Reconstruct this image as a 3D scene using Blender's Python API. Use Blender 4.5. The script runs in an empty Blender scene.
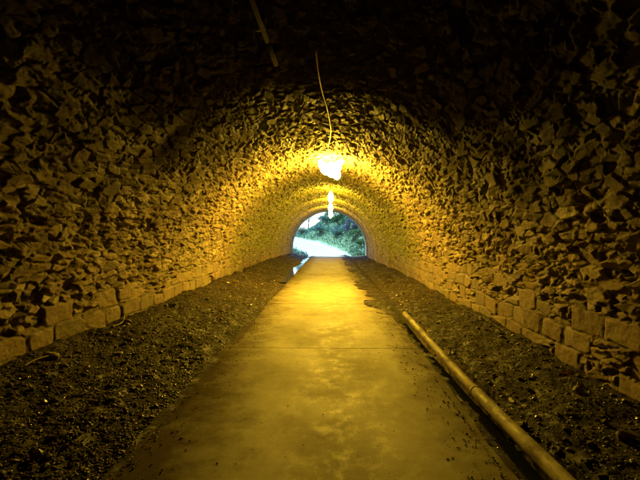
import bpy, math, random
import numpy as np
from mathutils import Vector, Matrix
R = math.radians
SC = bpy.context.scene
COL = SC.collection

# ------------------------------------------------------------------ camera
cam_d = bpy.data.cameras.new('camera'); cam = bpy.data.objects.new('camera', cam_d); COL.objects.link(cam)
cam.location = (0, 0, 1.58)
cam.rotation_euler = (R(90 - 0.64), 0, R(1.27))
cam_d.sensor_width = 36; cam_d.lens = 25.3
cam_d.clip_start = 0.05; cam_d.clip_end = 1500
SC.camera = cam

# ------------------------------------------------------------------ sky, sun, exposure
SUN_EL, SUN_AZ = 56, -62          # azimuth from +Y towards +X, degrees
w = bpy.data.worlds.new('World'); SC.world = w; w.use_nodes = True
nt = w.node_tree; nt.nodes.clear()
sky = nt.nodes.new('ShaderNodeTexSky'); sky.sky_type = 'NISHITA'; sky.sun_disc = False
sky.sun_elevation = R(SUN_EL); sky.sun_rotation = R(SUN_AZ)
sky.air_density = 1.0; sky.dust_density = 0.3; sky.ozone_density = 4.0
bg = nt.nodes.new('ShaderNodeBackground'); bg.inputs['Strength'].default_value = 0.15
out = nt.nodes.new('ShaderNodeOutputWorld')
nt.links.new(sky.outputs[0], bg.inputs['Color']); nt.links.new(bg.outputs[0], out.inputs['Surface'])
sl = bpy.data.lights.new('sun', 'SUN'); sun = bpy.data.objects.new('sun', sl); COL.objects.link(sun)
sl.energy = 5.0; sl.angle = R(0.5); sl.color = (0.42, 0.80, 1.0)
az, el = R(SUN_AZ), R(SUN_EL)
sdir = Vector((math.sin(az) * math.cos(el), math.cos(az) * math.cos(el), math.sin(el)))
sun.rotation_euler = sdir.to_track_quat('Z', 'Y').to_euler()
sun.location = (0, 60, 30)

SC.view_settings.view_transform = 'Standard'; SC.view_settings.look = 'None'
SC.view_settings.exposure = 1.8; SC.view_settings.gamma = 1.0
SC.view_settings.use_curve_mapping = False
SC.render.engine = 'CYCLES'
SC.cycles.use_denoising = True
SC.cycles.max_bounces = 6; SC.cycles.diffuse_bounces = 4; SC.cycles.glossy_bounces = 3
SC.cycles.sample_clamp_indirect = 6.0
SC.cycles.caustics_reflective = False; SC.cycles.caustics_refractive = False

LAMP_COL = (1.0, 0.605, 0.034)
LAMP_E = 235.0                     # radiance of the nearest cluster's bulbs
LAMP_FAR = 88.0                   # radiance of the farther single bulbs

# ------------------------------------------------------------------ numpy noise
def _h(ix, iy, seed=0):
    ix = ix.astype(np.int64); iy = iy.astype(np.int64)
    n = (ix * 374761393 + iy * 668265263 + int(seed) * 2147483647 % 1000003 * 69069) & 0xffffffff
    n = ((n ^ (n >> 13)) * 1274126177) & 0xffffffff
    n = ((n ^ (n >> 16)) * 2246822519) & 0xffffffff
    n = n ^ (n >> 15)
    return (n & 0xffffff) / float(0xffffff)

def vnoise(x, y, seed=0):
    x0 = np.floor(x); y0 = np.floor(y); fx = x - x0; fy = y - y0
    fx = fx * fx * (3 - 2 * fx); fy = fy * fy * (3 - 2 * fy)
    a = _h(x0, y0, seed); b = _h(x0 + 1, y0, seed); c = _h(x0, y0 + 1, seed); d = _h(x0 + 1, y0 + 1, seed)
    return (a * (1 - fx) + b * fx) * (1 - fy) + (c * (1 - fx) + d * fx) * fy - 0.5

def fbm(x, y, seed=0, oct=4, gain=0.5):
    s = 0; a = 1.0
    for k in range(oct):
        s = s + a * vnoise(x * 2 ** k + 17.3 * k, y * 2 ** k - 9.1 * k, seed + k); a *= gain
    return s

def voronoi(u, v, seed=0, jit=0.9, pw=1.6, jv=None):
    jv = jit if jv is None else jv
    cu = np.floor(u); cv = np.floor(v)
    d1 = np.full(u.shape, 9.0); d2 = np.full(u.shape, 9.0)
    iu = cu.copy(); iv = cv.copy(); ox = np.zeros(u.shape); oy = np.zeros(u.shape)
    for a in (-1, 0, 1):
        for b in (-1, 0, 1):
            gx, gy = cu + a, cv + b
            px = gx + 0.5 + jit * (_h(gx, gy, seed) - 0.5)
            py = gy + 0.5 + jv * (_h(gx, gy, seed + 1) - 0.5)
            dx, dy = u - px, v - py
            d = np.abs(dx) ** pw + np.abs(dy) ** pw; d = d ** (1 / pw)
            m = d < d1
            d2 = np.where(m, d1, np.minimum(d2, d))
            iu = np.where(m, gx, iu); iv = np.where(m, gy, iv)
            ox = np.where(m, dx, ox); oy = np.where(m, dy, oy)
            d1 = np.where(m, d, d1)
    return d1, d2, iu, iv, ox, oy

def sstep(a, b, x):
    t = np.clip((x - a) / (b - a), 0, 1); return t * t * (3 - 2 * t)

# ------------------------------------------------------------------ object helpers
def link(o, parent=None):
    COL.objects.link(o)
    if parent: o.parent = parent
    return o

def tag(o, label=None, cat=None, group=None, kind=None):
    if label: o['label'] = label
    if cat: o['category'] = cat
    if group: o['group'] = group
    if kind: o['kind'] = kind
    return o

def empty(name, loc=(0, 0, 0), rot=(0, 0, 0)):
    o = bpy.data.objects.new(name, None); link(o); o.location = loc; o.rotation_euler = rot
    o.empty_display_size = 0.1
    return o

def np_mesh(name, verts, faces, mat, parent=None, attrs=None, smooth=False):
    """verts (n,3), faces (m,k) with constant k"""
    verts = np.asarray(verts, dtype=np.float32); faces = np.asarray(faces, dtype=np.int32)
    me = bpy.data.meshes.new(name)
    m, k = faces.shape
    me.vertices.add(len(verts)); me.vertices.foreach_set('co', verts.ravel())
    me.loops.add(m * k); me.loops.foreach_set('vertex_index', faces.ravel())
    me.polygons.add(m); me.polygons.foreach_set('loop_start', np.arange(0, m * k, k, dtype=np.int32))
    me.polygons.foreach_set('loop_total', np.full(m, k, dtype=np.int32))
    me.polygons.foreach_set('use_smooth', np.full(m, smooth))
    me.update(calc_edges=True)
    for an, av in (attrs or {}).items():
        a = me.attributes.new(an, 'FLOAT', 'POINT'); a.data.foreach_set('value', np.asarray(av, dtype=np.float32).ravel())
    me.validate()
    me.materials.append(mat)
    return link(bpy.data.objects.new(name, me), parent)

def grid_faces(ny, nx, flip=False):
    i = np.arange(ny * nx).reshape(ny, nx)
    a, b, c, d = i[:-1, :-1], i[:-1, 1:], i[1:, 1:], i[1:, :-1]
    q = np.stack([a, b, c, d], -1).reshape(-1, 4)
    return q[:, ::-1] if flip else q

class MB:
    def __init__(s): s.v = []; s.f = []
    def add(s, vs, fs):
        n = len(s.v); s.v += [tuple(p) for p in vs]; s.f += [tuple(i + n for i in f) for f in fs]
    def tube(s, pts, rad, seg=12, cap=True, hollow=0):
        pts = [Vector(p) for p in pts]; n = len(pts)
        rads = rad if isinstance(rad, (list, tuple)) else [rad] * n
        up = Vector((0, 0, 1)); vs = []
        prev = None
        for i, p in enumerate(pts):
            t = (pts[min(i + 1, n - 1)] - pts[max(i - 1, 0)]).normalized()
            if prev is None:
                a = t.cross(up if abs(t.dot(up)) < .95 else Vector((1, 0, 0))).normalized()
            else:
                a = (prev - t * prev.dot(t)).normalized()
            prev = a; b = t.cross(a)
            for k in range(seg):
                q = 2 * math.pi * k / seg
                vs.append(p + (a * math.cos(q) + b * math.sin(q)) * rads[i])
        fs = []
        for i in range(n - 1):
            for k in range(seg):
                k2 = (k + 1) % seg
                fs.append((i * seg + k, i * seg + k2, (i + 1) * seg + k2, (i + 1) * seg + k))
        if cap:
            fs.append(tuple(range(seg - 1, -1, -1))); fs.append(tuple((n - 1) * seg + k for k in range(seg)))
        s.add(vs, fs)
    def box(s, c, d, bev=0.0):
        x, y, z = c; a, b, h = d[0] / 2, d[1] / 2, d[2] / 2
        e = bev
        prof = [(-h, a - e, b - e), (-h + e, a, b), (h - e, a, b), (h, a - e, b - e)] if e else [(-h, a, b), (h, a, b)]
        vs = []
        for (zz, aa, bb) in prof:
            c_ = min(e, aa * .5, bb * .5) if e else 0
            if e:
                ring = [(-aa + c_, -bb), (aa - c_, -bb), (aa, -bb + c_), (aa, bb - c_), (aa - c_, bb), (-aa + c_, bb), (-aa, bb - c_), (-aa, -bb + c_)]
            else:
                ring = [(-aa, -bb), (aa, -bb), (aa, bb), (-aa, bb)]
            vs += [(x + p, y + q, z + zz) for p, q in ring]
        m = 8 if e else 4; fs = []
        for i in range(len(prof) - 1):
            for k in range(m):
                k2 = (k + 1) % m
                fs.append((i * m + k, i * m + k2, (i + 1) * m + k2, (i + 1) * m + k))
        fs.append(tuple(range(m - 1, -1, -1))); fs.append(tuple((len(prof) - 1) * m + k for k in range(m)))
        s.add(vs, fs)
    def build(s, name, mat, parent=None, smooth=True):
        me = bpy.data.meshes.new(name); me.from_pydata(s.v, [], s.f); me.update()
        if smooth:
            me.polygons.foreach_set('use_smooth', [len(p.vertices) == 4 for p in me.polygons])
        me.materials.append(mat)
        return link(bpy.data.objects.new(name, me), parent)

# ------------------------------------------------------------------ material helper
class NT:
    def __init__(s, name):
        s.m = bpy.data.materials.new(name); s.m.use_nodes = True; s.t = s.m.node_tree; s.t.nodes.clear()
        s.o = s.n('ShaderNodeOutputMaterial'); s.b = s.n('ShaderNodeBsdfPrincipled')
        s.l(s.b.outputs[0], s.o.inputs[0])
        s.tc = s.n('ShaderNodeTexCoord')
    def n(s, t, **k):
        nd = s.t.nodes.new(t)
        for a, b in k.items(): setattr(nd, a, b)
        return nd
    def l(s, a, b): s.t.links.new(a, b)
    def noise(s, scale, detail=6, rough=0.6, vec=None, dist=0):
        nd = s.n('ShaderNodeTexNoise'); nd.inputs['Scale'].default_value = scale; nd.inputs['Detail'].default_value = detail
        nd.inputs['Roughness'].default_value = rough; nd.inputs['Distortion'].default_value = dist
        s.l(vec or s.tc.outputs['Object'], nd.inputs['Vector']); return nd.outputs['Fac']
    def ramp(s, fac, stops):
        r = s.n('ShaderNodeValToRGB'); s.l(fac, r.inputs[0]); e = r.color_ramp.elements
        while len(e) < len(stops): e.new(0.5)
        for k, (p, c) in enumerate(stops):
            e[k].position = p
            e[k].color = (c, c, c, 1) if isinstance(c, (int, float)) else (*c, 1)
        return r.outputs[0]
    def mix(s, fac, a, b, mode='MIX'):
        m = s.n('ShaderNodeMix', data_type='RGBA', blend_type=mode)
        for sock, v in ((m.inputs['Factor'], fac), (m.inputs['A'], a), (m.inputs['B'], b)):
            if isinstance(v, (int, float)): sock.default_value = v
            elif isinstance(v, tuple): sock.default_value = (*v, 1)
            else: s.l(v, sock)
        return m.outputs['Result']
    def math(s, op, a, b=0.0, c=None):
        m = s.n('ShaderNodeMath', operation=op)
        for k, v in enumerate([a, b] + ([c] if c is not None else [])):
            if isinstance(v, (int, float)): m.inputs[k].default_value = v
            else: s.l(v, m.inputs[k])
        return m.outputs[0]
    def attr(s, name):
        a = s.n('ShaderNodeAttribute'); a.attribute_name = name; return a.outputs['Fac']
    def mapping(s, scale):
        m = s.n('ShaderNodeMapping'); m.inputs['Scale'].default_value = scale; s.l(s.tc.outputs['Object'], m.inputs[0]); return m.outputs[0]
    def sep(s):
        x = s.n('ShaderNodeSeparateXYZ'); s.l(s.tc.outputs['Object'], x.inputs[0]); return x.outputs
    def set(s, col=None, rough=None, spec=None, metal=None):
        for nm, v in (('Base Color', col), ('Roughness', rough), ('Specular IOR Level', spec), ('Metallic', metal)):
            if v is None: continue
            if isinstance(v, (int, float)): s.b.inputs[nm].default_value = v
            elif isinstance(v, tuple): s.b.inputs[nm].default_value = (*v, 1)
            else: s.l(v, s.b.inputs[nm])
    def bump(s, h, strength=0.5, dist=0.01):
        b = s.n('ShaderNodeBump'); b.inputs['Strength'].default_value = strength; b.inputs['Distance'].default_value = dist
        s.l(h, b.inputs['Height']); s.l(b.outputs[0], s.b.inputs['Normal'])

def simple(name, col, rough=0.6, var=0.25, scale=20, metal=0, bump=0.2, bd=0.002):
    k = NT(name); n_ = k.noise(scale)
    c = k.mix(k.ramp(n_, [(0.3, 0.0), (0.7, 1.0)]), tuple(x * (1 - var) for x in col), tuple(min(1, x * (1 + var)) for x in col))
    k.set(c, rough, metal=metal)
    if bump: k.bump(k.noise(scale * 3), bump, bd)
    return k.m

# rubble stone of the vault
k = NT('rubble_stone')
sid = k.attr('stone_tone'); gap = k.attr('joint'); alg = k.attr('algae')
c = k.ramp(sid, [(0.0, (.08, .055, .04)), (0.25, (.21, .145, .10)), (0.45, (.34, .26, .18)), (0.6, (.24, .17, .12)), (0.8, (.17, .14, .12)), (0.9, (.37, .30, .22)), (1.0, (.52, .43, .32))])
c = k.mix(k.ramp(k.noise(9, 8, .65), [(0.35, 0.0), (0.7, 0.8)]), c, (.20, .15, .10))
c = k.mix(k.ramp(k.noise(45, 4), [(0.45, 0.0), (0.75, 0.5)]), c, (.40, .35, .28))
c = k.mix(gap, c, (.10, .08, .055))
c = k.mix(k.math('MULTIPLY', alg, k.ramp(k.noise(3.2, 5, .7), [(0.38, 0.15), (0.6, 1.0)])), c, (.22, .27, .07))
c = k.mix(k.math('MULTIPLY', k.attr('painted_shade'), k.ramp(k.noise(4, 6, .7), [(0.3, 1.0), (0.75, .86)])), c, (.011, .008, .007))  # near-black colour painted on the crown to imitate its shade
k.set(c, k.ramp(k.noise(2.3, 3), [(0.35, .62), (0.65, .95)]))
k.l(k.math('MULTIPLY_ADD', k.attr('painted_shade'), -.25, .25), k.b.inputs['Specular IOR Level'])
k.bump(k.math('ADD', k.noise(22, 8, .75), k.math('MULTIPLY', k.noise(8, 3, .6, k.mapping((1, .35, 1.6))), .8)), .8, 0.02)
M_STONE = k.m

k = NT('concrete_lining')
c = k.ramp(k.noise(2.2, 8, .65), [(0.25, (.10, .09, .07)), (0.75, (.25, .22, .17))])
st = k.noise(1.0, 5, .6, k.mapping((5, 5, .5)))
c = k.mix(k.ramp(st, [(0.5, 0.0), (0.68, 0.7)]), c, (.07, .06, .04))
k.set(c, .8, .3); k.bump(k.noise(25, 6), 0.5, 0.01); M_LINING = k.m

# concrete path: worn, damp patches, mud at the edges
k = NT('worn_concrete_path')
X, Y, Z = k.sep()
c = k.ramp(k.noise(1.1, 8, .62), [(0.3, (.30, .275, .21)), (0.7, (.42, .39, .31))])
c = k.mix(k.ramp(k.noise(14, 6, .7), [(0.4, 0.0), (0.75, 0.35)]), c, (.22, .19, .145))
c = k.mix(k.ramp(k.noise(1.7, 10, .75, k.mapping((1, .45, 1)), .5), [(0.50, 0.0), (0.64, 0.45)]), c, (.22, .18, .12))
# pale scuffed laitance down the middle
scuff = k.math('MULTIPLY', k.ramp(k.noise(5.5, 12, .8, k.mapping((1.1, .8, 1)), 0), [(0.50, 0.0), (0.62, 1.0)]),
               k.ramp(k.math('ABSOLUTE', k.math('SUBTRACT', X, 0.12)), [(0.05, 1.0), (0.75, 0.0)]))
c = k.mix(k.math('MULTIPLY', scuff, .65), c, (.58, .55, .46))
near = k.n('ShaderNodeMapRange'); near.inputs[1].default_value = 6.5; near.inputs[2].default_value = 2.5; near.inputs[3].default_value = 0; near.inputs[4].default_value = .30
k.l(Y, near.inputs[0])
edge = k.math('MAXIMUM', k.math('SUBTRACT', X, 0.06), k.math('ADD', k.math('MULTIPLY', k.math('ADD', X, 0.10), -1.0), near.outputs[0]))
mud = k.ramp(k.math('ADD', edge, k.math('MULTIPLY', k.math('SUBTRACT', k.noise(2.6, 8, .7), .5), .9)), [(0.0, 0.0), (0.93, 0.0), (1.0, 0.0)])
fr = k.n('ShaderNodeMapRange'); fr.inputs[1].default_value = 7.5; fr.inputs[2].default_value = 11; fr.inputs[3].default_value = 0; fr.inputs[4].default_value = .30
k.l(Y, fr.inputs[0])
edge = k.math('MAXIMUM', edge, k.math('ADD', k.math('SUBTRACT', X, 0.06), fr.outputs[0]))
mr = k.n('ShaderNodeMapRange'); mr.inputs[1].default_value = 0.72; mr.inputs[2].default_value = 1.34
k.l(k.math('ADD', edge, k.math('MULTIPLY', k.math('SUBTRACT', k.noise(2.6, 10, .75), .5), 1.4)), mr.inputs[0])
mud = mr.outputs[0]
c = k.mix(k.math('MULTIPLY', mud, .9), c, (.085, .060, .038))
spk = k.ramp(k.noise(30, 3, .6), [(0.68, 0.0), (0.72, 1.0)])
c = k.mix(k.math('MULTIPLY', spk, .7), c, (.07, .055, .04))
k.set(c, None)
k.l(k.math('MULTIPLY_ADD', mud, -.38, .40), k.b.inputs['Specular IOR Level'])
wet = k.noise(.9, 4, .6, k.mapping((1, .6, 1)))
r = k.ramp(wet, [(0.42, .66), (0.62, .85)])
r = k.mix(k.math('MULTIPLY', scuff, .7), r, (.50, .50, .50))
r = k.mix(mud, r, (.92, .92, .92))
k.l(r, k.b.inputs['Roughness'])
k.bump(k.math('ADD', k.noise(7, 8, .65), k.math('MULTIPLY', k.noise(70, 4), .35)), 0.35, 0.012)
M_PATH = k.m

k = NT('damp_soil')
c = k.ramp(k.noise(6, 8, .7), [(0.25, (.014, .010, .007)), (0.75, (.036, .026, .017))])
c = k.mix(k.ramp(k.noise(50, 3), [(0.55, 0.0), (0.75, 0.7)]), c, (.07, .05, .033))
k.set(c, k.ramp(k.noise(5, 5, .6), [(0.36, .38), (0.5, .85)]), .22)
k.bump(k.noise(70, 6, .7), 0.8, 0.012); M_SOIL = k.m

k = NT('gravel_stone')
c = k.ramp(k.noise(11, 3), [(0.3, (.04, .03, .021)), (0.7, (.15, .115, .08))])
k.set(c, k.ramp(k.noise(13, 2), [(0.4, .25), (0.6, .7)]), .5); k.bump(k.noise(90, 4), .4, .004); M_GRAVEL = k.m

k = NT('still_water'); k.set((.012, .012, .010), .03, .9)
k.b.inputs['IOR'].default_value = 1.33; k.bump(k.noise(14, 2), .12, .006); M_WATER = k.m

# pale plastic pipe
k = NT('muddy_plastic_pipe')
c = k.ramp(k.noise(3, 6, .6), [(0.3, (.42, .36, .26)), (0.7, (.62, .56, .44))])
c = k.mix(k.ramp(k.noise(7, 8, .75, k.mapping((1, .5, 1))), [(0.44, 0.0), (0.60, 0.9)]), c, (.15, .11, .065))
k.set(c, k.ramp(k.noise(6, 4), [(0.4, .55), (0.6, .85)]), .3); k.bump(k.noise(30, 6, .7), .5, .006); M_PIPE = k.m
M_METAL = simple('dull_grey_metal', (.22, .21, .19), .45, .3, 12, .6)
M_CONDUIT = simple('dusty_grey_conduit', (.038, .032, .026), .95, .3, 8)
for m_ in (M_CONDUIT,): m_.node_tree.nodes['Principled BSDF'].inputs['Specular IOR Level'].default_value = 0.0
M_CABLE = simple('pale_cable_sheath', (.38, .34, .26), .5, .2, 30)
M_TWIG = simple('dry_twig', (.36, .28, .17), .8, .3, 40)
M_RED = simple('red_plastic', (.55, .05, .035), .4, .2, 40)
M_WHITE = simple('pale_plastic', (.6, .58, .52), .4, .2, 40)
M_DARK = simple('black_rubber_hose', (.03, .028, .025), .7, .3, 20)

def glow(name, col, strength):
    k = NT(name); k.set((.8, .8, .75), .4)
    k.b.inputs['Emission Color'].default_value = (*col, 1); k.b.inputs['Emission Strength'].default_value = strength
    return k.m
M_GLOW = glow('glowing_bulb', LAMP_COL, LAMP_E)
M_GLOW_FAR = glow('glowing_bulb_dimmer', LAMP_COL, LAMP_FAR)

# ------------------------------------------------------------------ tunnel shape
def inset(y):
    s = 0.0 * y
    for (a, b, v) in ((20.8, 21.1, .10), (23.4, 23.6, .08), (25.3, 25.5, .06), (27.4, 27.6, .06), (29.6, 29.8, .05), (31.45, 31.5, .05)):
        s = s + v * sstep(a, b, y)
    return s
SPR = 0.62
def profile(u_s, y):
    """u_s arc coordinate 0..1, y depth -> x, z, nx, nz (inward normal), arc length s from left base, total"""
    r = 3.08 - inset(y); cx = -0.20 + .13 * sstep(24, 33, y)
    base = -0.25; wl = SPR - base
    tot = 2 * wl + math.pi * r
    s = u_s * tot
    a = np.clip((s - wl) / r, 0, math.pi)
    x = cx - r * np.cos(a); z = SPR + r * np.sin(a)
    z = np.where(s < wl, base + s, z); z = np.where(s > tot - wl, base + (tot - s), z)
    nx = np.cos(a); nz = -np.sin(a)
    return x, z, nx, nz, s, tot

def stone_relief(t, s, tot):
    """t along tunnel, s arc length: returns height towards the inside, tone, joint"""
    wt = t + .05 * fbm(t * 1.3, s * 1.3, 11, 2) + .009 * fbm(t * 11, s * 11, 12, 3, .6); ws = s + .05 * fbm(t * 1.1, s * 1.3, 21, 2) + .009 * fbm(t * 11, s * 11, 22, 3, .6)
    def layer(lt, ls, seed, A, tilt, gw, gd, ang=0):
        # courses of rubble wander across the vault
        ca, sa = math.cos(ang), math.sin(ang)
        uu = (wt * ca + ws * sa) / lt; vv = (-wt * sa + ws * ca) / ls
        d1, d2, iu, iv, ox, oy = voronoi(uu, vv, seed, .95)
        r0 = _h(iu, iv, seed + 5); r1 = _h(iu, iv, seed + 6); r2 = _h(iu, iv, seed + 7); r3 = _h(iu, iv, seed + 8)
        e = d2 - d1
        h = A * (r0 - .5) * 2 + tilt * ((r1 - .5) * ox * lt + (r2 - .5) * oy * ls) * 2
        g = 1 - sstep(gw * .35, gw, e)
        h = h - gd * g
        return h, e, r3, r0, g
    h1, e1, t1, p1, g1 = layer(.21, .085, 100, .017, .36, .13, .020, .06)
    h2, e2, t2, p2, g2 = layer(.40, .125, 200, .014, .24, .09, .020, .05)
    h3, e3, t3, p3, g3 = layer(.09, .045, 300, .012, .45, .22, .012, -.1)
    big = (p2 > .55) & (e2 > .10)
    thr = .30 + .45 * fbm(t * .8, s * .8, 34, 2)
    H = np.where(big, h2 + .018, np.where(p1 > thr, h1, h3 - .012))
    tone = np.where(big, t2, np.where(p1 > thr, t1, t3))
    gp = np.where(big, g2, np.where(p1 > thr, g1, np.maximum(.35, g3)))
    H = np.where((p1 < .09) & ~big, H - .03, H)
    rgh = .5 + sstep(-.25, .35, fbm(t * 1.5, s * 1.5, 33, 2))
    H = H + (.030 * fbm(t * 8, s * 20, 31, 4, .62) + .012 * np.abs(fbm(t * 5, s * 13, 35, 3, .6))) * rgh + .05 * fbm(t * .9, s * .9, 41, 2)
    # squared blocks of the footing
    sb = np.minimum(s, tot - s) - .25            # height above path level
    side = (s > tot / 2).astype(float)
    hb = sb + .03 * side + .07 * fbm(t * 1.4, sb * 1.5 + side * 40, 51, 4)
    bu = (t + .23 * np.floor((hb) / .26) + .025 * fbm(t * 7, s * 7, 61, 3) + side * 7.7) / .56
    bv = (hb + .02 * fbm(t * 8, s * 8, 62, 3)) / .26
    row = np.floor(bv)
    d1, d2, ci, cj, ox, oy = voronoi(bu, bv, 70, .60, 6.0, .25)
    e = d2 - d1
    q0 = _h(ci, cj, 71); q1 = _h(ci, cj, 72)
    gb = 1 - sstep(.02, .10 + .10 * _h(ci, cj, 74), e + .10 * fbm(t * 6, s * 6, 82, 2))
    Hb = .020 + .034 * (q0 - .5) - .018 * gb + .05 * (q1 - .5) * ox * .56 + .05 * (_h(ci, cj, 75) - .5) * oy * .26 + .012 * fbm(t * 9, s * 11, 91, 4, .6)
    isb = ((sb + .14 * fbm(t * 2.2, s * 2, 95, 3) + .50 * (_h(ci, cj, 96) - .5)) < .72) & (_h(ci, cj, 97) > .10)
    colm = ci; row = cj; sub = 0
    H = np.where(isb, Hb, H); tone = np.where(isb, .35 + .5 * _h(colm, row, 73), tone); gp = np.where(isb, gb * .45, gp)
    return H, tone, gp

def rows(y0, y1, k=0.0028, lo=0.012):
    r = [y0]
    while r[-1] < y1: r.append(r[-1] + max(lo, k * r[-1]))
    r[-1] = y1
    return np.array(r)

tunnel = tag(empty('tunnel', (0, 15, 0)), 'low arched tunnel of rough rubble stone with a concrete lined far end', 'tunnel')
yfront = np.concatenate([np.linspace(-16, 1.6, 40)[:-1], rows(1.6, 31.55, .0025, .0105)])
NU = 1120
u = np.linspace(0, 1, NU)
Yg, Ug = np.meshgrid(yfront, u, indexing='ij')
x, z, nx, nz, s, tot = profile(Ug, Yg)
H, tone, gp = stone_relief(Yg, s, tot)
for _ in range(1):                  # weathered arrises: one light smoothing pass
    Hp = np.pad(H, 1, mode='edge')
    H = (Hp[:-2, 1:-1] + 2 * Hp[1:-1, 1:-1] + Hp[2:, 1:-1]) / 4
    Hp = np.pad(H, 1, mode='edge')
    H = (Hp[1:-1, :-2] + 2 * Hp[1:-1, 1:-1] + Hp[1:-1, 2:]) / 4
H = H * (1 - .35 * sstep(18, 27, Yg))
arc = np.abs(s / tot - .5) * math.pi * 1.28          # angle from the crown
crown = (1 - sstep(.70, 1.60, arc + .35 * fbm(Yg * .9, s * .9, 301, 3))) * (1 - sstep(6.0, 14.0, Yg + 1.2 * fbm(Yg * .7, s * .7, 302, 3)))  # mask of the shade painted on the crown near the camera
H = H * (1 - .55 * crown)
H = H * sstep(-14, -10, Yg)
P = np.stack([x + nx * H, Yg - 15.0, z + nz * H], -1)
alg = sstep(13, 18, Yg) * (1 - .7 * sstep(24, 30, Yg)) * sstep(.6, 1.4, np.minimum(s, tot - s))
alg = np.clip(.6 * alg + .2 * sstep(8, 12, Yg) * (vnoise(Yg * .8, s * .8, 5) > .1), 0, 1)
# split in three parts: left wall, vault, right wall (the split follows one arc row)
cut = int(NU * (SPR + .25) / tot.mean())
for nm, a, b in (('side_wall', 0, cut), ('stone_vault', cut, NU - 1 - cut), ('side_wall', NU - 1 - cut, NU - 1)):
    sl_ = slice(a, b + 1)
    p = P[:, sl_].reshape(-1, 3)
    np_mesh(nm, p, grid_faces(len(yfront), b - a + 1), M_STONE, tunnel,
            {'stone_tone': tone[:, sl_], 'joint': gp[:, sl_], 'algae': alg[:, sl_], 'painted_shade': crown[:, sl_]})
# added unseen cap far behind the camera, blocking light from the back end
mb = MB(); mb.box((0, -31.2, 1.9), (7.4, .4, 4.4)); mb.build('light_block_cap', M_STONE, tunnel, False)
# concrete lining with the exit arch
yl = np.concatenate([np.array([31.52, 31.525]), np.linspace(31.54, 33.2, 40), np.array([33.2, 33.2])])
ul = np.linspace(0, 1, 260)
Yg, Ug = np.meshgrid(yl, ul, indexing='ij')
x, z, nx, nz, s, tot = profile(Ug, Yg)
Hl = .012 * fbm(Yg * 1.5, s * 1.5, 7, 4) + .012 * ((s * 5) % 1.0 < .06) + .02
Hl[0] = -.25; Hl[-1] = -.55; Hl[-2] = -.02
P = np.stack([x + nx * Hl, Yg - 15, z + nz * Hl], -1)
np_mesh('concrete_lining', P.reshape(-1, 3), grid_faces(len(yl), len(ul)), M_LINING, tunnel)
# protruding arch ribs just before the lining
def rib(y0, wdt, dep):
    ys = np.array([y0, y0, y0 + wdt, y0 + wdt]); hh = np.array([-.1, dep, dep, -.1])
    uu = np.linspace(0, 1, 300); Yr, Ur = np.meshgrid(ys, uu, indexing='ij')
    x, z, nx, nz, s, tot = profile(Ur, Yr)
    Hh = hh[:, None] + .02 * fbm(Yr * 3, s * 4, int(y0), 3)
    P = np.stack([x + nx * Hh, Yr - 15, z + nz * Hh], -1)
    np_mesh('arch_rib', P.reshape(-1, 3), grid_faces(4, 300), M_LINING, tunnel)

# ------------------------------------------------------------------ hill the tunnel runs through
k = NT('grassy_earth'); c = k.ramp(k.noise(2, 8, .7), [(0.3, (.05, .07, .02)), (0.7, (.10, .12, .04))])
k.set(c, .9); k.bump(k.noise(20, 6), .6, .05); M_EARTH = k.m
aa = np.linspace(0, math.pi, 60)
ringsets = [(33.18, 3.15), (33.6, 4.5), (33.4, 6.0), (30, 7.4), (0, 8.6), (-17, 8.0)]
V = []
for (yy, rr) in ringsets:
    b_ = .25 * np.sin(aa * 7 + yy)
    V.append(np.stack([-.1 - (rr * 1.0 + b_ * (rr > 4)) * np.cos(aa), np.full(60, yy), -.3 + (rr + .4) * np.sin(aa) ** .8 + (.35 if rr < 4 else 0)], -1))
tag(np_mesh('hill', np.stack(V).reshape(-1, 3), grid_faces(len(ringsets), 60), M_EARTH), kind='structure')

# ------------------------------------------------------------------ concrete path in slabs
random.seed(4)
yj = [-15.5, -10.0, -5.9, -1.9, 2.1, 6.15, 10.1, 14.15, 18.2, 22.2, 26.2, 30.2, 34.0]
vs, fs = [], []
nb = 0
Vp, Fp = [], []
for a, b in zip(yj[:-1], yj[1:]):
    ys = np.linspace(a + .0035, b - .0035, max(8, int((b - a) / .05)))
    xs = np.linspace(0, 1, 30)
    Yp, Xp = np.meshgrid(ys, xs, indexing='ij')
    el_ = -1.41 + .035 * fbm(Yp * 1.3, Yp * 0 + 3, 5, 4); er_ = 1.20 - .10 * sstep(8, 13, Yp) + .05 * fbm(Yp * 1.5, Yp * 0 + 9, 6, 4)
    Xw = el_ + (er_ - el_) * Xp
    Zp = .03 + .006 * fbm(Xw * 1.2, Yp * 1.2, 8, 3) + (random.random() - .5) * .006
    Zp = Zp - .012 * (1 - sstep(0, .04, np.minimum(Xp, 1 - Xp) * 2.6))
    top = np.stack([Xw, Yp, Zp], -1)
    # skirt
    ring_top = np.concatenate([top[:, :1] * 1.0, top, top[:, -1:]], 1)
    ring_top[:, 0, 2] = -.12; ring_top[:, -1, 2] = -.12
    full = np.concatenate([ring_top[:1], ring_top, ring_top[-1:]], 0).copy()
    full[0, :, 2] = -.12; full[-1, :, 2] = -.12
    n0, n1 = full.shape[:2]
    Vp.append(full.reshape(-1, 3)); Fp.append(grid_faces(n0, n1) + nb); nb += n0 * n1
path = tag(np_mesh('path', np.concatenate(Vp), np.concatenate(Fp), M_PATH), kind='structure')

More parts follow.
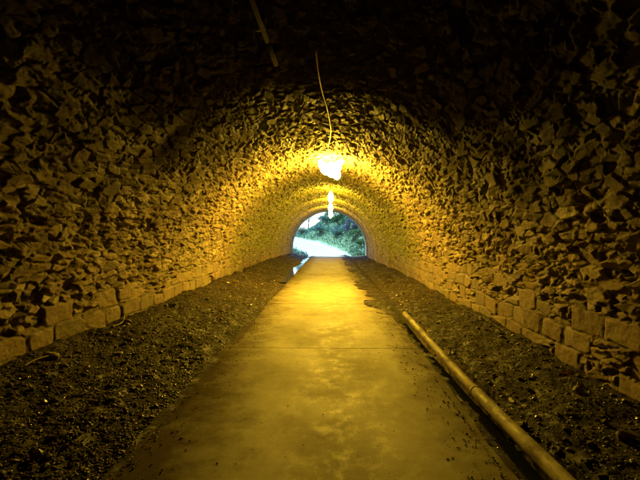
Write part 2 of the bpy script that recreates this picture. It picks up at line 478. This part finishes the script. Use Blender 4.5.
# ------------------------------------------------------------------ earth floor of the tunnel
def floor_h(X, Y):
    L = -1.43 - X; Rr = X - 1.20
    h = np.full(X.shape, -.06)
    left = -.035 + .11 * sstep(.08, .6, L) + .21 * sstep(.5, 1.8, L) - .035 * np.exp(-((Y - 20) / 4) ** 2) * (1 - sstep(.15, .5, L)) + .05 * sstep(16, 26, Y) * sstep(.5, 1.6, L)
    right = -.030 + .05 * sstep(.15, .6, Rr) + .05 * sstep(.5, 1.4, Rr)
    h = np.where(L > -.05, left, h); h = np.where(Rr > -.3, right, h)
    n1 = fbm(X * 2.1, Y * 1.1, 12, 5); n2 = fbm(X * 9, Y * 7, 13, 4)
    side = np.clip(np.maximum(L, Rr) / .35, 0, 1)
    h = h + (.035 + .055 * side) * n1 * (np.maximum(L, Rr) > -.3) + (.010 + .014 * side) * n2
    # mud that has crept over the path on the right, beyond the pipe
    creep = sstep(-.05, .35, fbm(Y * 1.1 + X * .8, X * 2.2 + 2, 77, 4) + .35 * np.exp(-((Y - 9.9) / .5) ** 2) + .3 * np.exp(-((Y - 13.6) / .7) ** 2)) * sstep(8.2, 9.5, Y)
    m = (Rr > -.75)
    h = np.where(m, np.maximum(h, .052 - .30 * np.clip(-Rr - .08 - .31 * creep, 0, 1) - .22 * np.clip(Rr - .05, 0, .25) + .02 * n2 - .06 * (1 - sstep(8.2, 9.3, Y))), h)
    # lumps
    d1, d2, iu, iv, ox, oy = voronoi(X / .065, Y / .065, 44, .95)
    q = _h(iu, iv, 45)
    lf = np.where(X < 0, .6, .25)
    h = h + lf * side * np.where(q > .45, .024 * (q - .3) * np.clip(1 - d1 * 1.7, 0, 1), 0)
    d1, d2, iu, iv, ox, oy = voronoi(X / .16, Y / .13, 54, .95)
    q = _h(iu, iv, 55)
    h = h + lf * side * np.where(q > .78, .035 * q * np.clip(1 - d1 * 1.8, 0, 1), 0)
    return h
yf = np.concatenate([np.linspace(-16, 2.2, 30)[:-1], rows(2.2, 36.0, .0034, .010)])
xf = np.concatenate([np.arange(-3.62, -1.36, .011), np.linspace(-1.34, .30, 8), np.arange(.33, 3.2, .012)])
Yf, Xf = np.meshgrid(yf, xf, indexing='ij')
Zf = floor_h(Xf, Yf)
tag(np_mesh('ground', np.stack([Xf, Yf, Zf], -1).reshape(-1, 3), grid_faces(len(yf), len(xf)), M_SOIL), kind='structure')

# water standing in the side channels
def sheet(name, x0, x1, y0, y1, zz, n=60):
    ys = np.linspace(y0, y1, n); xs = np.linspace(x0, x1, 6)
    Yw, Xw = np.meshgrid(ys, xs, indexing='ij')
    o = np_mesh(name, np.stack([Xw, Yw, np.full(Xw.shape, zz)], -1).reshape(-1, 3), grid_faces(n, 6), M_WATER)
    return tag(o, kind='structure')
sheet('water', -1.85, -1.36, 15.0, 31.5, -.006)
sheet('water', 1.10, 1.75, 1.8, 30.0, -.016)

# ------------------------------------------------------------------ gravel (uncountable) on both sides
t_ = (1 + 5 ** .5) / 2
ICO_V = np.array([(-1, t_, 0), (1, t_, 0), (-1, -t_, 0), (1, -t_, 0), (0, -1, t_), (0, 1, t_), (0, -1, -t_), (0, 1, -t_), (t_, 0, -1), (t_, 0, 1), (-t_, 0, -1), (-t_, 0, 1)]) / 1.9
ICO_F = np.array([(0, 11, 5), (0, 5, 1), (0, 1, 7), (0, 7, 10), (0, 10, 11), (1, 5, 9), (5, 11, 4), (11, 10, 2), (10, 7, 6), (7, 1, 8), (3, 9, 4), (3, 4, 2), (3, 2, 6), (3, 6, 8), (3, 8, 9), (4, 9, 5), (2, 4, 11), (6, 2, 10), (8, 6, 7), (9, 8, 1)])
rng = np.random.default_rng(7)
def rocks(n, xa, xb, y0, y1, smin, smax, flat=.6, pw=1.6, xb_pow=1.0):
    yy = y0 * (y1 / y0) ** rng.random(n); xx = xa + (xb - xa) * rng.random(n) ** xb_pow
    sz = smin + (smax - smin) * rng.random(n) ** pw; sz = sz * (1 + .03 * yy)
    keep = vnoise(xx * 1.6, yy * 1.2, 99) + .3 * rng.random(n) > -.32
    xx, yy, sz = xx[keep], yy[keep], sz[keep]; n = len(xx)
    V = ICO_V[None] * (1 + .35 * (rng.random((n, 12, 1)) - .5)) * np.stack([np.ones(n), .6 + .5 * rng.random(n), flat * (.6 + .7 * rng.random(n))], -1)[:, None]
    # random tilt then turn
    ax = rng.normal(0, .35, n); az_ = rng.random(n) * 6.283
    c_, s_ = np.cos(ax)[:, None], np.sin(ax)[:, None]
    y_, z_ = V[..., 1] * c_ - V[..., 2] * s_, V[..., 1] * s_ + V[..., 2] * c_
    c_, s_ = np.cos(az_)[:, None], np.sin(az_)[:, None]
    x2, y2 = V[..., 0] * c_ - y_ * s_, V[..., 0] * s_ + y_ * c_
    V = np.stack([x2, y2, z_], -1) * sz[:, None, None]
    zz = floor_h(xx, yy)
    V = V + np.stack([xx, yy, zz + sz * .12], -1)[:, None]
    F = ICO_F[None] + (np.arange(n) * 12)[:, None, None]
    return V.reshape(-1, 3), F.reshape(-1, 3)
sets = [rocks(30000, -1.52, -3.2, 2.3, 28, .004, .015, xb_pow=1.25), rocks(1000, -1.6, -3.1, 2.3, 22, .015, .04, pw=3),
        rocks(14000, 1.48, 2.85, 2.2, 26, .003, .013), rocks(500, 1.5, 2.8, 2.5, 18, .015, .04, pw=2.5),
        rocks(600, 1.22, 1.5, 2.4, 14, .004, .012), rocks(500, -1.62, -1.45, 2.3, 16, .004, .012)]
Vs, Fs, nb = [], [], 0
for V, F in sets: Vs.append(V); Fs.append(F + nb); nb += len(V)
tag(np_mesh('gravel', np.concatenate(Vs), np.concatenate(Fs), M_GRAVEL), 'loose wet gravel scattered over the earth floor on both sides', 'gravel', kind='stuff')
# crumbs on the path
ea = rocks(900, -1.38, -1.02, 2.2, 22, .003, .010, xb_pow=2.2); eb = rocks(800, 1.14, .80, 2.2, 22, .003, .010, xb_pow=2.2); ec = rocks(300, -1.35, 1.15, 2.2, 20, .002, .007)
V = np.concatenate([ea[0], eb[0], ec[0]]); F = np.concatenate([ea[1], eb[1] + len(ea[0]), ec[1] + len(ea[0]) + len(eb[0])])
V = V.reshape(-1, 12, 3); ctr = V.mean(1); V = V - ctr[:, None]; ctr[:, 2] = .034
V = (V + ctr[:, None]).reshape(-1, 3)
tag(np_mesh('grit', V, F, M_GRAVEL), 'dark grit sprinkled over the concrete path', 'grit', kind='stuff')

# ------------------------------------------------------------------ loose stones large enough to count
def stone_mesh(seed, sx, sy, sz):
    import bmesh
    bm = bmesh.new(); bmesh.ops.create_icosphere(bm, subdivisions=3, radius=1)
    rr = random.Random(seed)
    planes = [Vector((rr.gauss(0, 1), rr.gauss(0, 1), rr.gauss(0, 1))).normalized() for _ in range(11)]
    offs = [rr.uniform(.55, .85) for _ in planes]
    for v in bm.verts:
        for p, d in zip(planes, offs):
            q = v.co.dot(p)
            if q > d: v.co -= p * (q - d)
        v.co = Vector((v.co.x * sx, v.co.y * sy, v.co.z * sz))
    me = bpy.data.meshes.new('loose_stone'); bm.to_mesh(me); bm.free(); return me
M_COBBLE = simple('fallen_stone', (.20, .16, .11), .6, .35, 14, 0, .6, .006)
stones = [
    (-2.99, 4.75, .10, .08, .06, 'squat brown stone lying against the left wall foot nearest the camera'),
    (-2.55, 5.35, .07, .05, .035, 'flat dark stone lying between the near twig and the left wall'),
    (-3.02, 6.6, .09, .07, .05, 'angular stone at the left wall foot beyond the near twig'),
    (-2.92, 8.3, .08, .07, .05, 'rounded stone at the left wall foot beside the bent twig'),
    (2.38, 4.35, .065, .06, .045, 'larger of the two pale round stones on the right earth strip'),
    (2.50, 4.52, .05, .045, .035, 'smaller of the two pale round stones on the right earth strip'),
    (1.72, 4.25, .08, .05, .035, 'dark flat stone on the mud just right of the pipe joint'),
    (2.25, 3.45, .09, .07, .045, 'rough dark stone in the shade at the lower right'),
]
for i, (sx_, sy_, a, b, c_, lab) in enumerate(stones):
    me = stone_mesh(i + 3, a, b, c_); me.materials.append(M_COBBLE)
    o = bpy.data.objects.new('loose_stone', me); link(o)
    hz = float(floor_h(np.array([sx_]), np.array([sy_]))[0])
    o.location = (sx_, sy_, hz + c_ * .45); o.rotation_euler = (.1 * i, .15, i * 1.3)
    tag(o, lab, 'stone', 'loose stones fallen on the earth floor')

def fh(x, y): return float(floor_h(np.array([float(x)]), np.array([float(y)]))[0])

# ------------------------------------------------------------------ pipe on the right of the path
pipe = tag(empty('drain_pipe', (1.40, 5.0, .05)), 'long pale muddy plastic pipe lying beside the right edge of the path', 'pipe')
def pp(y): return Vector((1.40 + .012 * math.sin(y * .8) + .012 * (3.5 - y) * (y < 3.5) - 1.40, y - 5.0, .040 + .01 * math.sin(y * 1.1)))
def pipe_run(y0, y1, r0, r1, name):
    m_ = MB(); n_ = 28
    m_.tube([pp(y0 + (y1 - y0) * i / n_) for i in range(n_ + 1)], [r0 + (r1 - r0) * i / n_ for i in range(n_ + 1)], 28, cap=False)
    e = [pp(y0 + .002), pp(y0 + .25)]
    m_.tube(e, r0 - .006, 28, cap=False); e = [pp(y1 - .25), pp(y1 - .002)]
    m_.tube(e, r1 - .006, 28, cap=False)
    # closed rims joining outer and inner skin
    return m_.build(name, M_PIPE, pipe)
pipe_run(.9, 4.34, .055, .055, 'pipe_length')
pipe_run(4.30, 8.45, .047, .047, 'pipe_length')
m_ = MB(); m_.tube([pp(4.30), pp(4.305), pp(4.335), pp(4.34)], [.054, .058, .058, .054], 28, cap=False); m_.build('joint_collar', M_PIPE, pipe)
m_ = MB(); m_.tube([pp(8.40), pp(8.452), pp(8.455)], [.0475, .0495, .040], 28, cap=False); m_.build('end_lip', M_PIPE, pipe)

# ------------------------------------------------------------------ overhead conduit, cable, lamps
cond = tag(empty('ceiling_conduit', (-.68, 3.2, 3.5)), 'grey conduit pipe running along the dark ceiling left of centre', 'conduit')
def cz(x, y, d=.0):
    """vault height at x (world z)"""
    r = 3.08 - float(inset(np.array(y))); cx = -.20 + .13 * float(sstep(24, 33, np.array(float(y))))
    return SPR + math.sqrt(max(0, r * r - (x - cx) ** 2)) - d
C = Vector((-.68, 3.2, 3.5))
m_ = MB(); pts = [Vector((-.69 + .023 * (y - 2), y, cz(-.7, y, .13))) - C for y in (-2, 0, 2, 3.5, 4.6)]
m_.tube(pts, .022, 16); m_.build('conduit_tube', M_CONDUIT, cond)
m_ = MB(); pts = [Vector((-.69 + .023 * (y - 2), y, cz(-.7, y, .13))) - C for y in (4.54, 4.6, 4.66, 5.15)]
m_.tube(pts, [.028, .028, .026, .026], 16); m_.build('socket', M_CONDUIT, cond)
for y in (2.6, 4.3):
    m_ = MB(); m_.box(Vector((-.66, y, cz(-.7, y, .07))) - C, (.09, .03, .13), .006); m_.build('saddle_clip', M_METAL, cond)

# lamps: nearest a bulb cluster shaped to fill out one lamp's glare, then single bulb lamps (one built, then copied)
LX = .035
LG = 'lamps along the tunnel crown'
lamp_y = (12.2, 20.0, 24.3, 28.6); lamp_drop = (.09, .12, .13, .16)  # third lamp is added to join the glare of its neighbours
def lamp_z(i): return cz(LX, lamp_y[i], lamp_drop[i])
def bulb(root, c, sc=1.0, lean=0.0, mat=M_GLOW, tall=1.0):
    """pear shaped glowing glass hanging from a small socket at c (local)"""
    prof = [(-.02, .030), (-.05, .045), (-.09, .082), (-.14, .105), (-.19, .098), (-.235, .070), (-.265, .035), (-.275, .008)]
    q = MB(); q.tube([(c[0] + lean * -zz * sc, c[1], c[2] + zz * sc * tall) for zz, rr_ in prof], [rr_ * sc for zz, rr_ in prof], 28); q.build('bulb', mat, root)
    q = MB(); q.tube([(c[0], c[1], c[2] + .03), (c[0], c[1], c[2] - .03 * sc)], .030 * sc, 14); q.build('socket', M_METAL, root)
near_lamp = tag(empty('tunnel_lamp', (LX, lamp_y[0], lamp_z(0))), 'cluster of bulbs filling out the glare of one lamp on the tunnel crown where the ceiling cable ends, nearest and brightest', 'lamp', LG)
m_ = MB(); m_.box((0, 0, .03), (.76, .05, .03), .006); m_.build('crossbar', M_METAL, near_lamp)
m_ = MB(); m_.tube([(0, 0, .03), (0, 0, .22)], .012, 8); m_.build('bracket', M_METAL, near_lamp)
for c_, sc_, ln_ in (((-.34, 0, .02), .95, .6), ((-.20, .02, -.02), 1.35, .2), ((-.02, -.03, -.03), 1.6, .1), ((.16, -.02, .0), 1.3, -.1), ((.33, 0, .02), .8, -.9), ((.13, .03, -.22), 1.1, .1)):
    bulb(near_lamp, c_, sc_, ln_)
lamp0 = empty('tunnel_lamp', (LX, lamp_y[1], lamp_z(1)))
m_ = MB(); m_.box((0, 0, .04), (.16, .12, .03), .006); m_.tube([(0, 0, .04), (0, 0, .22)], .012, 8); m_.build('bracket', M_METAL, lamp0)
bulb(lamp0, (0, 0, 0), 1.25, 0, M_GLOW_FAR, 1.7)
labs = ['single glaring bulb hanging next beyond the nearest bulb cluster on the crown',
        'added bulb joining the glare of the other two single bulbs beyond the nearest bulb cluster',
        'smallest and farthest bulb, hanging in front of the top of the bright tunnel exit']
tag(lamp0, labs[0], 'lamp', LG)
for i in (2, 3):
    c_ = lamp0.copy(); COL.objects.link(c_); c_.location = (LX, lamp_y[i], lamp_z(i)); c_['label'] = labs[i - 1]
    for ch in list(lamp0.children):
        d_ = ch.copy(); COL.objects.link(d_); d_.parent = c_

def img(px, py, d):
    """point at depth d seen near photo pixel, used for laying cables along the vault"""
    return ((px - 330) * d / 450, d, 1.58 - (py - 235) * d / 450)
cab = tag(empty('power_cable', (0, 8, 3.5)), 'thin pale cable hanging loosely along the dark ceiling to the nearest lamp', 'cable')
CC = Vector((0, 8, 3.5))
cp = [(-.16, 5.15), (-.15, 5.5), (-.135, 5.9), (-.10, 6.5), (-.055, 7.0), (-.015, 7.7), (.015, 8.4), (.010, 9.1), (-.015, 9.8), (-.05, 10.5)]
dr = [.02, .07, .09, .10, .11, .12, .13, .11, .10, .11]
pts = [Vector((a, b, cz(a, b, d))) for (a, b), d in zip(cp, dr)]
pts += [Vector((-.045, 10.9, cz(0, 10.9, .17))), Vector((-.02, 11.5, cz(0, 11.5, .14))), Vector((LX, 12.15, cz(0, 12, .12)))]
def smooth_pts(pts, n=5):
    o = []
    for i in range(len(pts) - 1):
        p0, p1, p2, p3 = pts[max(i - 1, 0)], pts[i], pts[i + 1], pts[min(i + 2, len(pts) - 1)]
        for j in range(n):
            t = j / n
            o.append(.5 * ((2 * p1) + (p2 - p0) * t + (2 * p0 - 5 * p1 + 4 * p2 - p3) * t * t + (-p0 + 3 * p1 - 3 * p2 + p3) * t ** 3))
    return o + [pts[-1]]
m_ = MB(); m_.tube([p - CC for p in smooth_pts(pts)], .011, 8); m_.build('cable_run', M_CABLE, cab)
m_ = MB(); m_.box(Vector((-.05, 10.52, cz(0, 10.5, .10))) - CC, (.12, .05, .05), .008); m_.tube([Vector((-.05, 10.52, cz(0, 10.5, .10))) - CC, Vector((.10, 10.6, cz(0, 10.5, .05))) - CC], .008, 8)
m_.build('cable_clamp', M_CABLE, cab)
lk = tag(empty('lamp_cable', (LX, 20, 3.4)), 'dark flex strung along the crown from lamp to lamp', 'cable')
CL = Vector((LX, 20, 3.4))
pts = []
for i in range(3):
    for q in range(8):
        f = q / 8; y = lamp_y[i] + (lamp_y[i + 1] - lamp_y[i]) * f + .06
        pts.append(Vector((LX + .05, y, cz(LX, y, .13 + .05 * math.sin(math.pi * f)))) - CL)
m_ = MB(); m_.tube(pts, .009, 6); m_.build('flex', M_DARK, lk)

rod = MB(); a_ = Vector(img(345, 109.5, 6.75)); b_ = Vector(img(357, 114.5, 6.95)); mid = (a_ + b_) / 2
rod.tube([a_ - mid, b_ - mid], .010, 8)
o = rod.build('metal_bracket', M_CABLE); o.location = mid; tag(o, 'short bright metal strip jutting from the dark ceiling right of the cable', 'bracket')

# ------------------------------------------------------------------ litter, twigs, hose
def gp_(px, py, h):
    d = (1.58 - h) * 450 / (py - 235); return ((px - 330) * d / 450, d)
def twig(pix, h, r, name, mat, label, cat, lift=.02):
    P_ = []
    for (px, py) in pix:
        x_, y_ = gp_(px, py, h); P_.append(Vector((x_, y_, fh(x_, y_) + lift)))
    c0 = P_[0].copy(); m_ = MB()
    q = smooth_pts([p - c0 for p in P_], 4); m_.tube(q, [r * (1 - .45 * i / len(q)) for i in range(len(q))], 7)
    o = m_.build(name, mat); o.location = c0; return tag(o, label, cat)
twig([(18, 378), (30, 373), (48, 366)], .2, .009, 'twig', M_TWIG, 'straight dry twig lying on the soil at the lower left', 'twig', .05)
twig([(109, 335), (117, 332), (121, 328), (122, 323)], .22, .008, 'twig', M_TWIG, 'bent dry twig lying near the left wall foot', 'twig', .05)
twig([(44, 350), (64, 341), (84, 333)], .25, .006, 'old_wire', M_TWIG, 'thin straight wire lying along the foot of the left wall', 'wire', .05)
hp = [(2.72, y) for y in np.arange(6.5, 17.5, .5)]
m_ = MB(); base = Vector((2.72, 12, .1))
m_.tube([Vector((a + .03 * math.sin(b * 1.3), b, max(fh(a, b), .03) + .008)) - base for a, b in hp], .006, 6)
o = m_.build('water_hose', M_DARK); o.location = base; tag(o, 'thin dark hose lying along the foot of the right wall', 'hose')
x_, y_ = gp_(563, 373.5, .08)
m_ = MB(); m_.box((0, 0, 0), (.05, .02, .008), .003); m_.box((.03, .004, .004), (.03, .028, .006), .002)
o = m_.build('litter_scrap', M_RED); o.location = (x_, y_, fh(x_, y_) + .03); o.rotation_euler = (.3, .1, .3)
tag(o, 'small red plastic scrap on the earth near the right wall', 'litter')
for i, (px, py) in enumerate(((232, 267), (227, 283), (233, 271))):
    x_, y_ = gp_(px, py, .27); m_ = MB(); m_.box((0, 0, 0), (.10 - .02 * i, .06, .04), .012); m_.box((.03, .01, .02), (.05, .05, .02), .008)
    o = m_.build('litter_scrap', M_WHITE); o.location = (x_, y_, fh(x_, y_) + .03); o.rotation_euler = (.2 * i, .3, i)
    tag(o, ['topmost pale scrap by the left wall foot halfway down the tunnel', 'lowest pale scrap on the left earth strip halfway down the tunnel', 'pale scrap just below the topmost one by the left wall'][i], 'litter')
m_ = MB(); m_.tube([(0, 0, 0), (.05, -.03, .004), (.11, -.09, 0)], .004, 6); x_, y_ = gp_(483, 439, .03)
o = m_.build('twig', simple('dark_twig', (.04, .03, .02))); o.location = (x_, y_, .04); tag(o, 'short dark twig on the concrete just left of the pipe', 'twig')

# ------------------------------------------------------------------ outside
PC = np.array([(0.0, 33.0, .02), (-.25, 35.5, .06), (-1.2, 38.2, .35), (-2.6, 41, .85), (-4.6, 43.6, 1.35), (-8, 46.2, 1.95), (-15, 49.5, 2.8), (-28, 54, 4.0)])
def dens(P, n=12):
    o = []
    for a, b in zip(P[:-1], P[1:]):
        for q in range(n): o.append(a + (b - a) * q / n)
    return np.array(o + [P[-1]])
PD = dens(PC)
def out_h(X, Y):
    sh = X.shape; p = np.stack([X.ravel(), Y.ravel()], -1)
    d = np.sqrt(((p[:, None] - PD[None, :, :2]) ** 2).sum(-1)); j = d.argmin(1); dist = d[np.arange(len(p)), j]
    zc = PD[j, 2]
    jn = np.clip(j, 0, len(PD) - 2); tv = PD[jn + 1, :2] - PD[jn, :2]; rel = p - PD[jn, :2]
    sidev = np.sign(tv[:, 0] * rel[:, 1] - tv[:, 1] * rel[:, 0])       # + = left of travel
    right = sidev < 0
    e = np.clip(dist - 1.35, 0, 60)
    bank = .12 + .88 * sstep(-3.8, .2, p[:, 0])
    z = np.where(right, zc * np.exp(-e / 14) + bank * (2.6 + .8 * sstep(0, 3, p[:, 0])) * (1 - np.exp(-e / 3.0)) + .02 * e, zc - .10 * np.clip(e, 0, 3) + .15 * np.clip(e - 3, 0, 30))
    z = z + .12 * np.clip(e, 0, 1) * fbm(p[:, 0] * 1.1, p[:, 1] * 1.1, 88, 4)
    z = np.where(p[:, 1] < 35, z, z) * sstep(33.2, 38.5, p[:, 1]) ** .7 - .02 * (p[:, 1] < 34)
    return z.reshape(sh), e.reshape(sh)
xo = np.concatenate([np.linspace(-400, -20, 14)[:-1], np.linspace(-20, 20, 150), np.linspace(20, 400, 14)[1:]])
yo = np.concatenate([np.linspace(33.3, 60, 120), np.linspace(60, 700, 24)[1:]])
Yo, Xo = np.meshgrid(yo, xo, indexing='ij'); Zo, Eo = out_h(Xo, Yo)
Zo = np.where(Yo < 36, np.minimum(Zo, Zo), Zo)
k = NT('bank_earth'); g = k.attr('offpath')
n_ = k.noise(3, 8, .7)
veg = k.ramp(n_, [(0.3, (.05, .08, .025)), (0.6, (.11, .15, .05)), (0.8, (.18, .17, .09))])
grv = k.ramp(k.noise(6, 8, .7), [(0.3, (.27, .28, .285)), (0.7, (.46, .47, .475))])
c = k.mix(k.ramp(k.math('ADD', g, k.math('MULTIPLY', k.math('SUBTRACT', n_, .5), .8)), [(0.1, 0.0), (0.35, 1.0)]), grv, veg)
k.set(c, .9); k.bump(k.noise(12, 6), .6, .03)
tag(np_mesh('hillside_ground', np.stack([Xo, Yo, Zo], -1).reshape(-1, 3), grid_faces(len(yo), len(xo)), k.m, attrs={'offpath': Eo}, smooth=True), kind='structure')
def oh(x, y): return float(out_h(np.array([float(x)]), np.array([float(y)]))[0][0])

def leaf_mat(name, a, b, tr=.25):
    k = NT(name); c = k.ramp(k.noise(1.5, 4, .6), [(0.3, a), (0.7, b)])
    k.set(c, .55, .4)
    k.b.inputs['Transmission Weight'].default_value = 0
    tl = k.n('ShaderNodeBsdfTranslucent'); k.l(c, tl.inputs['Color'])
    mx = k.n('ShaderNodeMixShader'); mx.inputs[0].default_value = tr
    k.l(k.b.outputs[0], mx.inputs[1]); k.l(tl.outputs[0], mx.inputs[2]); k.l(mx.outputs[0], k.o.inputs[0])
    return k.m
L_GREEN = leaf_mat('green_leaves', (.035, .085, .030), (.09, .19, .06))
L_TEAL = leaf_mat('bluish_leaves', (.06, .14, .12), (.14, .27, .22))
L_DARK = leaf_mat('dark_leaves', (.02, .045, .025), (.045, .09, .045))
L_PURP = leaf_mat('purplish_stems', (.05, .045, .085), (.11, .10, .16))
L_UNDER = leaf_mat('undergrowth_leaves', (.03, .075, .05), (.10, .20, .13))
L_PALE = leaf_mat('pale_leaves', (.16, .22, .17), (.30, .36, .30))
M_BARK = simple('grey_bark', (.12, .10, .085), .85, .3, 10, 0, .6, .01)

def shrub(name, label, cat, x, y, rx, ry, rz, n, mat, leaf, trunk_h=0.0, seed=0, group=None, stems=4, dens_c=9):
    rg = np.random.default_rng(seed)
    z0 = oh(x, y)
    root = tag(empty(name, (x, y, z0)), label, cat, group)
    cl = rg.normal(0, 1, (dens_c, 3)); cl /= np.linalg.norm(cl, axis=1)[:, None]; cl *= rg.uniform(.25, .85, (dens_c, 1))
    cr = rg.uniform(.28, .50, dens_c)
    pick = rg.integers(0, dens_c, n)
    p = rg.normal(0, 1, (n, 3)); p /= np.linalg.norm(p, axis=1)[:, None]; p *= (rg.random((n, 1)) ** .45)
    p = cl[pick] + p * cr[pick][:, None]
    p = p * np.array([rx, ry, rz]) + np.array([0, 0, trunk_h + rz * .9])
    p[:, 2] = np.maximum(p[:, 2], .03)
    a = rg.normal(0, 1, (n, 3)); a /= np.linalg.norm(a, axis=1)[:, None]
    b = rg.normal(0, 1, (n, 3)); b -= a * (a * b).sum(1)[:, None]; b /= np.linalg.norm(b, axis=1)[:, None]
    L = leaf * rg.uniform(.6, 1.3, (n, 1)); W = L * .42
    nrm = np.cross(a, b)
    V = np.stack([p - a * L, p + b * W + nrm * L * .15, p + a * L, p - b * W + nrm * L * .15], 1).reshape(-1, 3)
    F = np.arange(n * 4).reshape(n, 4)
    np_mesh('crown' if trunk_h else 'foliage', V, F, mat, root)
    m_ = MB()
    for j in range(stems):
        c_ = cl[j % dens_c] * np.array([rx, ry, rz]) + np.array([0, 0, trunk_h + rz * .9])
        s0 = Vector((rg.uniform(-.08, .08), rg.uniform(-.08, .08), -.1)); 
        mid_ = Vector((c_[0] * .25, c_[1] * .25, max(.15, c_[2] * .55)))
        r0 = .03 + .02 * (trunk_h > .5)
        m_.tube([s0, mid_, Vector(c_)], [r0, r0 * .7, r0 * .25], 6)
    m_.build('trunk' if trunk_h else 'stem', M_BARK, root)
    return root
# x, y as seen through the exit; the bank rises to the right and beyond the bend
G1 = 'bushes on the bank beyond the exit'
for i, (x_, y_, a, b, c_, n, mt, lf, st, lab) in enumerate([
    (2.2, 37.4, .9, .8, .40, 2200, L_GREEN, .05, 4, 'bright green low bush at the foot of the bank, right of the path'),
    (3.6, 38.6, .9, .9, .95, 3000, L_GREEN, .055, 4, 'leafy green bush at the far right edge of the tunnel exit'),
    (1.75, 39.3, .75, .7, .62, 2600, L_PURP, .045, 10, 'purplish twiggy bush halfway up the bank, right of centre'),
    (.7, 40.6, 1.0, .8, .55, 2600, L_TEAL, .055, 4, 'bluish green bush in the middle of the bank above the path'),
    (-.9, 43.6, 1.3, .9, .60, 2800, L_TEAL, .055, 4, 'low bluish bush where the bank meets the bend of the path'),
    (3.6, 42.6, 1.4, 1.1, 1.2, 3200, L_DARK, .065, 5, 'dark bush behind the purplish one, high on the bank'),
    (-3.3, 36.3, .6, .9, .26, 1500, L_PALE, .045, 3, 'pale low plants between the path and the left side of the exit'),
    (.8, 43.6, 1.3, 1.0, .95, 3000, L_GREEN, .06, 5, 'rounded green bush beyond the bluish one near the centre of the bank'),
    (-2.9, 47.2, 1.5, 1.0, .40, 2400, L_PALE, .06, 4, 'pale washed out bush beyond the bend under the white sky'),
    (2.2, 45.6, 1.6, 1.1, 1.1, 3200, L_TEAL, .065, 5, 'grey green bush high on the bank behind the rounded green one'),
    (-.3, 46.0, 1.0, 1.0, .7, 2600, L_TEAL, .06, 5, 'tall bluish bush left of centre behind the bend of the path'),
    (2.6, 35.7, .75, .5, .30, 1800, L_GREEN, .045, 4, 'small leafy bush just outside the right foot of the exit'),
]):
    shrub('bush', lab, 'bush', x_, y_, a, b, c_, n, mt, lf, seed=i + 1, group=G1, stems=st, dens_c=12)
G2 = 'trees above the bank beyond the exit'
shrub('broadleaf_tree', 'green tree filling the top right of the tunnel exit', 'tree', 3.4, 49, 2.2, 1.8, 1.6, 5200, L_GREEN, .08, 1.2, 28, G2, 7, 18)
shrub('broadleaf_tree', 'darker tree behind the bank at the centre of the exit', 'tree', 1.3, 51, 1.7, 1.5, 1.9, 4600, L_TEAL, .08, 1.2, 29, G2, 7, 16)
shrub('broadleaf_tree', 'thin pale tree against the white sky left of centre', 'tree', -2.6, 54, 1.0, .9, 1.9, 1500, L_PALE, .07, .3, 30, G2, 7, 10)
shrub('broadleaf_tree', 'dark evergreen tree at the extreme right of the exit', 'tree', 6.0, 44, 1.8, 1.6, 2.2, 4600, L_DARK, .075, .8, 31, G2, 6, 16)
# undergrowth covering the bank
rg = np.random.default_rng(5); n = 42000
ux = rg.uniform(-9, 8, n); uy = 33.5 + 22 * rg.random(n) ** 1.4; uz, ue = out_h(ux, uy)
kp = (ue > .15 + .5 * rg.random(n)) & (vnoise(ux * 1.7, uy * 1.7, 3) + .6 * rg.random(n) > .0)
ux, uy, uz = ux[kp], uy[kp], uz[kp]; n = len(ux)
p = np.stack([ux, uy, uz + .03 + .22 * rg.random(n) ** 1.5], -1)
a = rg.normal(0, 1, (n, 3)); a[:, 2] = np.abs(a[:, 2]) * .8; a /= np.linalg.norm(a, axis=1)[:, None]
b = rg.normal(0, 1, (n, 3)); b -= a * (a * b).sum(1)[:, None]; b /= np.linalg.norm(b, axis=1)[:, None]
L = rg.uniform(.05, .12, (n, 1)); W = L * .35
V = np.stack([p - a * L, p + b * W, p + a * L, p - b * W], 1).reshape(-1, 3)
tag(np_mesh('undergrowth', V, np.arange(n * 4).reshape(n, 4), L_UNDER), 'low leafy undergrowth covering the bank beyond the exit', 'undergrowth', kind='stuff')
